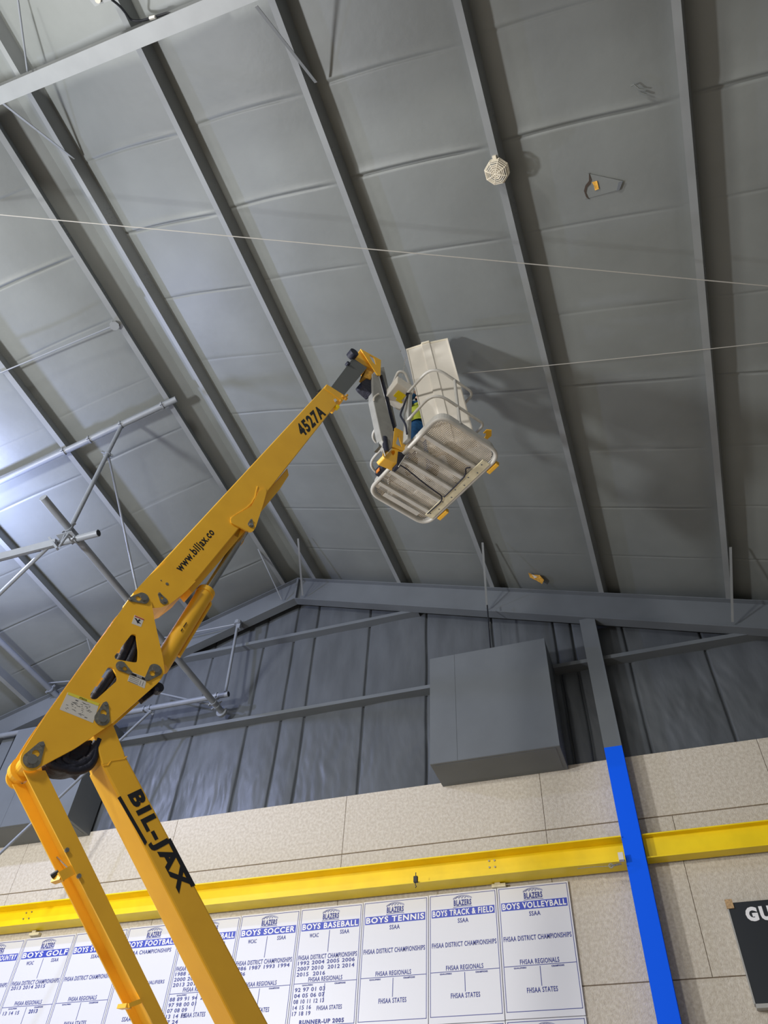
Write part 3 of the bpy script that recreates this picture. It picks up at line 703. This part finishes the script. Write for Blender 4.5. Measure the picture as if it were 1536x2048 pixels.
# things between the link plates
lk = part(plate([(300, 1205), (322, 1330), (260, 1398), (200, 1440), (176, 1420), (240, 1330), (280, 1225)], -4.36, .1), 'link_core', M['boomgrey'], lift, bevel=.01)
for pts in ([(260, 1260), (245, 1320), (200, 1380), (160, 1440), (120, 1500), (110, 1525), (150, 1545), (185, 1530), (190, 1490)], [(275, 1275), (255, 1330), (212, 1390), (175, 1440), (135, 1495), (125, 1520), (158, 1533), (182, 1515), (196, 1480)], [(268, 1262), (230, 1345), (190, 1400), (150, 1470), (100, 1505), (98, 1528), (140, 1540), (170, 1520)]):
    part(MB().tube(rounded([onB(x, y, -4.33 - .03 * len(pts) % 3 * .01) for x, y in pts], .1, False), .028, 10), 'hydraulic_hose', M['hose'], lift, smooth=True)
part(plate([(97, 1507), (186, 1478), (188, 1520), (172, 1535), (166, 1546), (158, 1538), (140, 1543), (112, 1541), (98, 1528)], -4.34, .12, .03), 'hose_bundle', M['hose'], lift, 'sagging bundle of black hoses', bevel=.01)
part(MB().disc(onB(312, 1381, -4.36), BN, .035, .05, 16).disc(onB(312, 1381, -4.31), BN, .015, .02, 10).beam(onB(280, 1400, -4.38), onB(318, 1372, -4.38), .05, .05), 'cylinder_foot', M['hose'], lift, bevel=.004)

# main boom
boom = [(653.6, 768.4), (686, 792), (571, 938), (470, 1067), (395, 1158), (371.6, 1180), (366, 1188), (340, 1208), (322, 1215), (305, 1216), (285, 1212), (266, 1186)]
mbm = part(plate(boom, CN, CN - CF, .0), 'main_boom', M['boom'], lift, bevel=.008)
part(plate([(575, 936), (578, 950), (560, 978), (440, 1122), (384, 1186), (376, 1176), (440, 1098), (520, 1000)], CN - .03, .14), 'boom_track', M['boom'], mbm, bevel=.005)
gus = [(517, 983), (531.6, 974), (533, 985), (526, 1010), (511, 1056), (506, 1063), (499, 1064), (463, 1046), (461, 1040), (463, 1035), (485, 1022), (503, 1012), (509, 1000)]
gp = part(plate(gus, CN + .012, .012, .02), 'cylinder_gusset', M['boom'], mbm)
part(MB().prism([rounded(shift(gus, CN + .012, CF), .02)], BN * -.012), 'cylinder_gusset', M['boom'], mbm)
part(MB().tube([onB(x, y, CN) for x, y in ((515, 973), (512, 984), (510, 994), (503, 1006), (494, 1015), (480, 1024), (468, 1031), (462, 1036), (463, 1043), (471, 1050))], .007, 6), 'weld_seam', M['boom'], mbm, smooth=True)
washer(501, 1050, 502, 1042, CN + .012, mbm, .028)
part(plate([(266, 1186), (300, 1150), (334, 1122), (343, 1135), (352, 1145), (392, 1162), (371.6, 1183), (340, 1208), (322, 1215), (305, 1216), (285, 1212)], CN + .01, .01, .01), 'root_plate', M['boom'], mbm)
washer(327, 1202, 319, 1190, CN + .010, mbm, .030)
for px, py, r_ in ((334, 1168, .012), (322, 1161, .005)): part(MB().disc(onB(px, py, CN + .01), BN, r_, .003, 14), 'plug', M['zinc'], mbm)
part(plate([(653.6, 768.4), (688, 790), (690, 795), (685, 803), (649, 776)], CN + .008, .216), 'boom_collar', M['boom'], mbm, bevel=.004)
mb = MB()
for px, py in ((640, 780), (458, 981), (396, 1051), (330, 1128)): mb.beam(onB(px, py, CN - .02), onB(px - 5, py + 5, CN - .02), .02, .012)
part(mb, 'boom_tabs', M['black'], mbm)
mb = MB()
for px, py, r_ in ((685, 795, .02), (690, 799, .02), (680, 803, .015), (692, 793, .014)): mb.disc(onB(px, py, CN + .0), BN, r_, .03, 10)
part(mb, 'collar_bolts', M['tan'], mbm)
part(MB().disc(onB(671, 818, CN - .05), BN, .025, .05, 12), 'yellow_roller', M['yellow'], mbm)
decal([(667, 799), (671, 797), (674, 801), (670, 805)], CN + .009, M['decal'], mbm, 'small_sticker')
text_quad('4527A', (607, 876), (653, 830), (590.5, 853), CN, M['black'], mbm, fo=.045)
text_quad('www.biljax.co', (366, 1149), (434, 1070), (348, 1133), CN, M['black'], mbm, fo=.03)
# telescope, head and jib
part(plate([(650, 790), (706, 715.5), (734.6, 735), (680, 800)], CN - .02, .16), 'telescope_tube', M['boomgrey'], lift, bevel=.006)
head = part(plate([(702, 722), (710.6, 714), (721.5, 697.8), (740, 716), (752, 740), (733.8, 732)], CN - .03, .14), 'boom_head', M['boom'], lift, bevel=.006)
part(plate([(721, 697.5), (762, 720), (761, 751), (755, 750)], CN + .0, .012, .006, ([(738, 709.5), (748.5, 715), (753, 731), (745, 724)],)), 'head_plate', M['boom'], head)
part(MB().prism([rounded(shift([(721, 697.5), (762, 720), (761, 751), (755, 750)], CN, CF), .006)], BN * -.012), 'head_plate', M['boom'], head)
part(MB().disc(onB(701, 714, CN - .04), BN, .06, .09, 18).disc(onB(693, 731, CN - .04), BN, .025, .05, 12), 'valve_knob', M['hose'], head, smooth=True)
part(plate([(733, 738), (747, 745), (741, 759), (727, 753)], CN - .04, .1), 'pivot_block', M['tan'], head)
jib = part(plate([(744.8, 746), (757, 750), (787, 859), (785.8, 894), (780, 899), (772, 893), (764, 879.6), (746, 797.5)], CN - .02, .10), 'jib_arm', M['jibgrey'], lift, bevel=.01)
part(plate([(760, 735), (768, 733), (794, 852), (786, 856)], CN - .14, .05), 'jib_arm', M['jibgrey'], lift, 'slim upper tube of the jib', bevel=.006)
part(MB().tube([onB(762, 752, CN - .06), onB(775, 800, CN - .06), onB(789, 860, CN - .06)], .022, 8), 'jib_hose', M['hose'], jib)
part(plate([(721.5, 765), (733, 757), (745, 757), (746, 785), (743, 787), (725, 771)], CN - .05, .12), 'jib_cylinder_cap', M['hose'], jib, bevel=.008)
part(MB().tube(rounded([onB(747, 800, CN - .01), onB(749, 793, CN - .01), onB(757, 788, CN - .01)], .05, False), .012, 8), 'guard_strip', M['panel'], jib)
part(MB().tube([onB(769, 876, CN - .03), onB(773, 905, CN - .03)], .035, 14), 'jib_cylinder', M['hose'], jib, smooth=True)
part(plate([(757, 880), (762, 878), (764, 895), (758, 893)], CN - .08, .1), 'junction_cap', M['boomgrey'], jib)
rp = part(plate([(790, 855), (797, 858), (811.8, 866), (813, 904), (798, 899), (786, 893)], CN + .0, .014, .008, ([(796.7, 870), (804.5, 895), (791.3, 888)],)), 'rotator_frame', M['boom'], lift)
part(MB().prism([rounded(shift([(790, 855), (797, 858), (811.8, 866), (813, 904), (798, 899), (786, 893)], CN, CF), .008)], BN * -.014), 'rotator_frame', M['boom'], lift)
part(MB().beam(onB(797, 862, CN - .1), onB(808, 900, CN - .1), .05, .03), 'inner_brace', M['boomgrey'], rp)
rb = part(plate([(765.3, 911), (783, 897), (803.6, 900), (796, 928), (769.4, 916.6)], CN - .01, .12, .01, ([(781, 903), (787, 900), (792, 903), (786, 912)],)), 'rotator_base', M['boom'], lift)
part(plate([(797, 902), (813, 907), (800, 934), (794, 930)], CN + .0, .1), 'rotator_motor', M['hose'], rb, bevel=.01)
part(MB().tube([onB(766, 897, CN), onB(770, 912, CN), onB(783, 898, CN)], .006, 6).tube([onB(797, 933, CN), onB(814, 907, CN)], .007, 6), 'guard_wire', M['alu'], rb)
# lift cylinder
pa, pb = onB(412, 1184, -4.41), onB(318, 1335, -4.41); ax = (pa - pb).normalized()
cyl = part(MB().tube([pb, pa], .066, 24), 'lift_cylinder', M['boom'], lift, smooth=True)
part(MB().tube([pa - ax * .04, pa + ax * .004], .072, 24), 'cylinder_gland', M['boom'], cyl, smooth=True)
sd = (onB(425, 1190, -4.41) - onB(408, 1180, -4.41)).normalized()
part(MB().tube(rounded([pa - ax * .06 + sd * .05, pa - ax * .08 + sd * .079, pb + ax * .16 + sd * .079], .05, False), .012, 8), 'oil_line', M['boom'], cyl, smooth=True)
part(MB().tube([pa, onB(490, 1062, -4.41)], .033, 16), 'cylinder_rod', M['rod'], cyl, smooth=True)
part(plate([(466, 1048), (483, 1055), (476, 1075), (467, 1070)], CN - .03, .14), 'rod_clevis', M['boom'], cyl)
part(MB().tube([onB(497, 1060, CN), onB(483, 1085, CN)], .006, 6), 'bolt_strip', M['zinc'], cyl)
part(MB().beam(onB(362, 1262, -4.34), onB(365, 1257, -4.34), .006, .004, BN).beam(onB(367, 1254, -4.34), onB(373, 1245, -4.34), .006, .004, BN), 'stencil_mark', M['black'], cyl)
# ground carriage below the picture
gb = e0.lerp(f1, .5)
base = MB().box(at(gb.x + .1, .72, -4.41), BH, BN, BZ, 1.5, .9, .5)
ca = part(base, 'turntable', M['boom'], lift, bevel=.04)
part(MB().box(at(gb.x + .1, .38, -4.41), BH, BN, BZ, 2.2, .5, .2), 'chassis', M['boomgrey'], lift, bevel=.02)
for sh in (-.8, 1.0):
    for sn in (-.45, .45): part(MB().disc(at(gb.x + sh, .3, -4.41 + sn - .1), BN, .3, .2, 28), 'wheel', M['hose'], lift, bevel=.02)

# ------------------------------------------------------------------ platform basket (frame n along the axle, h away, z up)
def pf(n, h, z): return BN * n + BH * h + BZ * z
N0, N1, H0, H1, ZB = -5.035, -3.638, 3.02, 3.91, 8.60
def rr(n0, n1, h0, h1, z, r): return rounded([pf(n0, h0, z), pf(n1, h0, z), pf(n1, h1, z), pf(n0, h1, z)], r, True, 8)
fr = part(MB().tube(rr(N0, N1, H0, H1, ZB + .022, .17), .024, 12, closed=True), 'platform', M['alu'], lift, 'silver basket hanging from the jib', smooth=True)
ob = rr(N0 + .01, N1 - .01, H0 + .01, H1 - .01, ZB + .03, .17); ib = rr(N0 + .022, N1 - .022, H0 + .022, H1 - .022, ZB + .03, .16)
part(MB().prism([ob, ib], (0, 0, .13)), 'toe_board', M['alu'], fr)
for px, py in ((848, 872), (830, 898), (809, 922.5), (788, 948.6), (767, 972)):
    nb = (atZ(px, py, ZB)).dot(BN)
    part(MB().box(pf(nb, (H0 + H1) / 2, ZB + .024), BN, BH, BZ, .05, H1 - H0 - .05, .045), 'crossbar', M['alu'], fr, bevel=.006)
    part(MB().box(pf(nb - .05, H0 + .05, ZB + .045), BN, BH, BZ, .10, .07, .004), 'gusset_tab', M['panel'], fr)
g = MB(); zf = ZB + .06
def inside(n, h, r=.17):
    cn = min(max(n, N0 + r), N1 - r); ch_ = min(max(h, H0 + r), H1 - r); return math.hypot(n - cn, h - ch_) < r - .03
pit = .0205
k = N0 + .03
while k < N1 - .03:
    hs = [H0 + .03 + j * .01 for j in range(int((H1 - H0 - .06) / .01) + 1)]; hs = [h for h in hs if inside(k, h)]
    if hs: g.box(pf(k, (hs[0] + hs[-1]) / 2, zf), BN, BH, BZ, .0082, hs[-1] - hs[0], .003)
    k += pit
k = H0 + .03
while k < H1 - .03:
    ns = [N0 + .03 + j * .01 for j in range(int((N1 - N0 - .06) / .01) + 1)]; ns = [n_ for n_ in ns if inside(n_, k)]
    if ns: g.box(pf((ns[0] + ns[-1]) / 2, k, zf), BN, BH, BZ, ns[-1] - ns[0], .0082, .0028)
    k += pit
part(g, 'floor_mesh', M['mesh'], fr)
a = atZ(967, 921, ZB - .005); b = atZ(856, 1033, ZB - .005); na, nb_ = a.dot(BN), b.dot(BN); hc = H1 - .075
part(MB().box(pf((na + nb_) / 2, hc, ZB + .0), BN, BH, BZ, abs(na - nb_), .105, .014), 'step_plate', M['cream'], fr, 'cream plate with small holes along the far edge')
q = MB()
for i in range(9): q.disc(pf(na + (nb_ - na) * (i + .5) / 9, hc + (.02 if i % 2 else -.02), ZB - .007), (0, 0, -1), .009, .003, 8)
part(q, 'plate_holes', M['duct'], fr)
part(MB().box(pf(-4.945, H0 + .44, ZB + .02), BH, BN, BZ, .52, .06, .006), 'lower_flat', M['alu'], fr)
part(MB().tube(rounded([pf(*v) for v in ((-4.46, 3.06, ZB + .0), (-4.45, 3.16, ZB - .012), (-4.50, 3.5, ZB - .012), (-4.52, 3.76, ZB - .012), (-4.60, 3.80, ZB - .01), (-4.85, 3.79, ZB - .01))], .1, False), .008, 8)
     .tube(rounded([pf(*v) for v in ((-4.52, 3.78, ZB - .01), (-4.3, 3.78, ZB - .01), (-4.1, 3.77, ZB - .01), (-4.02, 3.70, ZB - .01), (-3.98, 3.74, ZB - .01))], .05, False), .008, 8), 'cable', M['hose'], fr, smooth=True)
for px, py in ((970, 925), (877, 1023)):
    P = atZ(px, py, ZB + .03); part(MB().box(pf(P.dot(BN), H1 + .055, ZB + .03), BN, BH, BZ, .17, .05, .06), 'bumper', M['boom'], fr, 'amber bumper block', bevel=.006)
hk = atZ(973, 871, ZB + .25); q = [(0, .06), (.05, .09), (.10, .03), (.09, -.07), (.05, -.09), (.055, -.03), (.03, .02), (0, .0)]
part(MB().prism([[hk + BN * (v - .0) * 1 + BH * (u_ - .05) for u_, v in q]], (0, 0, .015)), 'gate_hook', M['boom'], fr, 'amber hook shaped bracket')
def rail(pts, z, r=.0175, rad=.2): part(MB().tube(rounded([pf(n_, h_, z) for n_, h_ in pts], rad, False, 8), r, 10), 'guard_rail', M['alu'], fr, smooth=True)
rail([(-4.17, 2.95), (-3.65, 2.95), (-3.65, 3.70), (-3.79, 3.70)], 7.45 + EYE)
rail([(-4.17, 2.93), (-3.66, 2.93), (-3.66, 3.58), (-3.85, 3.58)], 8.02 + EYE)
rail([(-4.60, 2.95), (-5.02, 2.95), (-5.02, 3.70), (-4.86, 3.70)], 7.45 + EYE)
rail([(-4.60, 2.93), (-5.01, 2.93), (-5.01, 3.58), (-4.8, 3.58)], 8.02 + EYE)
for n_, h_ in ((-3.66, 3.32), (-5.01, 3.32)):
    part(MB().tube([pf(n_, h_, ZB + .12), pf(n_, h_ - .02, 7.45 + EYE), pf(n_, h_ - .05, 8.02 + EYE)], .02, 10), 'rail_post', M['alu'], fr, smooth=True)
part(MB().box(pf(-4.19, 2.97, 9.2), BN, BH, BZ, .10, .05, 1.05).box(pf(-4.60, 2.97, 9.2), BN, BH, BZ, .06, .05, 1.05), 'control_post', M['jibgrey'], fr, bevel=.008)
cc = atZ(797, 787, 8.12 + EYE)
part(MB().box(cc, (BN + BZ * .15).normalized(), BH, BZ, .30, .26, .16), 'control_box', M['panel'], fr, 'ivory control box with yellow stickers', bevel=.012)
part(MB().box(cc - BZ * .085 + BN * .03, BN, BH, BZ, .10, .12, .006).box(cc - BZ * .085 - BN * .06 + BH * .04, BN, BH, BZ, .08, .09, .006), 'control_sticker', M['yellow'], fr)
part(MB().disc(cc + BN * .12 - BZ * .09 + BH * .06, (0, 0, -1), .028, .03, 12).tube(rounded([cc + BN * .12 - BZ * .12 + BH * .06, atZ(806, 815, 7.7 + EYE), atZ(800, 830, 7.6 + EYE), atZ(812, 850, 7.3 + EYE), atZ(814, 868, 7.1 + EYE)], .1, False), .012, 8), 'control_cable', M['hose'], fr, smooth=True)
part(MB().tube(rounded([atZ(778, 785, 8.2 + EYE), atZ(797, 742, 8.3 + EYE), atZ(810, 745, 8.3 + EYE), atZ(826, 785, 8.2 + EYE)], .12, False, 8), .0175, 10), 'guard_rail', M['alu'], fr, smooth=True)
mk = atZ(764, 940, ZB + .1)
part(MB().box(mk, BN, BH, BZ, .16, .10, .12), 'tool_tray', M['hose'], fr, bevel=.02)
part(MB().box(mk - BZ * .05 - BN * .0 - BH * .055, BN, BH, BZ, .06, .012, .05), 'marker_light', M['orange'], fr)

# ------------------------------------------------------------------ ivory light fixture leaning in the basket
b0_, b1_ = pf(-4.158, 3.292, 7.08 + EYE), pf(-3.754, 3.637, 7.08 + EYE); t0_, t1_ = pf(-4.10, 2.838, 8.95 + EYE), pf(-3.681, 3.218, 8.95 + EYE)
bc, tc_ = (b0_ + b1_) / 2, (t0_ + t1_) / 2; uw = (b1_ - b0_ + t1_ - t0_).normalized(); ul = (tc_ - bc); LL = ul.length; ul.normalize(); uw = (uw - ul * uw.dot(ul)).normalized(); un = uw.cross(ul)
if un.dot(bc - Vector((0, 0, EYE))) > 0: un = -un
r = thing('light_fixture', bc, 'long ivory light fixture leaning upright out of the lift basket', 'light fixture')
wd = .555
prof = [(-wd / 2, 0), (-.075, .012), (-.065, .032), (.035, .032), (.045, .012), (wd / 2, 0), (wd / 2, -.05), (-wd / 2, -.05)]
part(MB().prism([[bc + uw * x + un * y for x, y in prof]], ul * LL), 'housing', M['panel'], r, bevel=.003)
part(MB().prism([[tc_ + uw * x * 1.02 + un * (y * 1.25 + .004) for x, y in prof]], ul * .03), 'end_cap', M['cage'], r, bevel=.005)
part(MB().box(bc + uw * (wd / 2 - .004) + ul * LL / 2 - un * .02, uw, ul, un, .012, LL, .066).box(bc - uw * (wd / 2 - .004) + ul * LL / 2 - un * .02, uw, ul, un, .012, LL, .066), 'side_rim', M['panel'], r)
q = MB()
for i in range(9): 
    P = tc_ - uw * .31 - ul * (.12 + i * .045) - uw * (.012 * i); q.tube([P, P - ul * .025 - uw * .005], .006, 5)
q.disc(tc_ - uw * .36 + ul * .02, un, .012, .01, 8)
tag(q.build('hanging_chain', M['rod']), 'short bright hanging chain just left of the ivory fixture', 'chain')

# ------------------------------------------------------------------ worker in the basket
def person():
    O = pf(-4.50, 3.40, ZB + .066)
    face = (bc.lerp(tc_, .5) - O); face.z = 0; face.normalize(); side = face.cross(BZ)     # side = the worker's right
    W_ = lambda x, y, z: O + side * x + face * y + BZ * z
    bm = bmesh.new(); sk = {}
    pts = {'pelvis': ((0, 0, .96), .125), 'waist': ((0, .01, 1.10), .12), 'chest': ((0, .02, 1.30), .145), 'neckb': ((0, .03, 1.45), .075), 'neck': ((0, .04, 1.53), .052), 'head': ((0, .06, 1.63), .085), 'crown': ((0, .05, 1.72), .07)}
    ed = [('pelvis', 'waist'), ('waist', 'chest'), ('chest', 'neckb'), ('neckb', 'neck'), ('neck', 'head'), ('head', 'crown')]
    for s, nm in ((1, 'r'), (-1, 'l')):
        pts[nm + 'hip'] = ((.10 * s, 0, .90), .095); pts[nm + 'knee'] = ((.12 * s, .03, .50), .062); pts[nm + 'ank'] = ((.13 * s, -.01, .09), .042); pts[nm + 'toe'] = ((.14 * s, .15, .04), .036)
        pts[nm + 'sh'] = ((.18 * s, .02, 1.42), .062)
        if s > 0: pts[nm + 'el'] = ((.26 * s, .18, 1.22), .045); pts[nm + 'wr'] = ((.16 * s, .36, 1.34), .030)
        else: pts[nm + 'el'] = ((.25 * s, .16, 1.20), .045); pts[nm + 'wr'] = ((.17 * s, .33, 1.08), .030)
        ed += [('pelvis', nm + 'hip'), (nm + 'hip', nm + 'knee'), (nm + 'knee', nm + 'ank'), (nm + 'ank', nm + 'toe'), ('neckb', nm + 'sh'), (nm + 'sh', nm + 'el'), (nm + 'el', nm + 'wr')]
        wx, wy, wz = pts[nm + 'wr'][0]
        pts[nm + 'palm'] = ((wx - .01 * s, wy + .06, wz + .03), .028); ed.append((nm + 'wr', nm + 'palm'))
        for f in range(4):
            dx = (f - 1.5) * .021; L = (.034, .040, .037, .028)[f]
            pts[nm + 'f%da' % f] = ((wx - .01 * s + dx, wy + .085, wz + .05), .010); pts[nm + 'f%db' % f] = ((wx - .01 * s + dx * 1.1, wy + .092, wz + .05 + L), .009); pts[nm + 'f%dc' % f] = ((wx - .01 * s + dx * 1.1, wy + .078, wz + .05 + L * 1.8), .008)
            ed += [(nm + 'palm', nm + 'f%da' % f), (nm + 'f%da' % f, nm + 'f%db' % f), (nm + 'f%db' % f, nm + 'f%dc' % f)]
        pts[nm + 'ta'] = ((wx - .045 * s, wy + .05, wz + .03), .012); pts[nm + 'tb'] = ((wx - .06 * s, wy + .075, wz + .055), .009)
        ed += [(nm + 'palm', nm + 'ta'), (nm + 'ta', nm + 'tb')]
    names = list(pts); V = {}
    me = bpy.data.meshes.new('person'); me.from_pydata([W_(*pts[k][0]) - O for k in names], [(names.index(a), names.index(b)) for a, b in ed], [])
    o = bpy.data.objects.new('person', me); C.objects.link(o)
    m = o.modifiers.new('skin', 'SKIN'); m.use_smooth_shade = True
    for i, k in enumerate(names):
        d = me.skin_vertices[0].data[i]; rr_ = pts[k][1]; d.radius = (rr_, rr_ * (.8 if k in ('chest', 'waist', 'pelvis') else 1)); d.use_root = (k == 'pelvis')
    sm = o.modifiers.new('sub', 'SUBSURF'); sm.levels = 2; sm.render_levels = 2
    dg = bpy.context.evaluated_depsgraph_get(); em = bpy.data.meshes.new_from_object(o.evaluated_get(dg))
    o.modifiers.clear(); o.data = em; o.location = O
    em.materials.clear(); em.materials.append(M['denim']); em.materials.append(M['skin'])
    for p in em.polygons:
        p.use_smooth = True; q = p.center; y_ = q.dot(face); z_ = q.z
        if z_ > 1.49 or (y_ > .30): p.material_index = 1
    bpy.data.meshes.remove(me)
    tag(o, 'person in blue work clothes standing in the basket behind the ivory fixture', 'person')
    hd = MB()
    def ell(mb, c, rx, ry, rz, z0=-1, n=14):
        rows_ = []
        for i in range(9):
            t = z0 + (1 - z0) * i / 8; rad = math.sqrt(max(0, 1 - t * t)); rows_.append([c + side * (rx * rad * math.cos(a)) + face * (ry * rad * math.sin(a)) + BZ * (rz * t) for a in [2 * math.pi * k / n for k in range(n)]])
        b = len(mb.v)
        for r_ in rows_: mb.v += r_
        for i in range(8):
            for k in range(n): mb.f.append([b + i * n + k, b + i * n + (k + 1) % n, b + (i + 1) * n + (k + 1) % n, b + (i + 1) * n + k])
        return mb
    part(ell(MB(), W_(0, .035, 1.69), .098, .108, .115, -.05), 'hair', M['hair'], o, smooth=True)
    fz = MB(); fz.prism([[W_(-.012, .14, 1.60), W_(.012, .14, 1.60), W_(.006, .142, 1.65), W_(-.006, .142, 1.65)]], face * .022)
    for s in (-1, 1): ell(fz, W_(.088 * s, .05, 1.625), .012, .022, .032)
    part(fz, 'nose_and_ears', M['skin'], o, smooth=True)
    ey = MB()
    for s in (-1, 1): ell(ey, W_(.03 * s, .138, 1.645), .011, .006, .006)
    ey.box(W_(0, .14, 1.575), side, face, BZ, .045, .006, .008)
    part(ey, 'face_features', M['hair'], o)
    for s in (-1, 1): part(ell(ell(MB(), W_(.137 * s, .08, .045), .052, .15, .05), W_(.13 * s, -.01, .11), .058, .07, .10), 'boot', M['boot'], o, smooth=True)
    vs_ = MB().tube([W_(0, .0, 1.02), W_(0, .01, 1.10), W_(0, .02, 1.24), W_(0, .02, 1.36)], .158, 20, cap=False)
    part(vs_, 'vest', M['hivis'], o, 'lime safety vest', smooth=True)
person()
for o_ in list(bpy.data.objects):
    if o_.type == 'MESH' and not o_.data.vertices: bpy.data.objects.remove(o_)
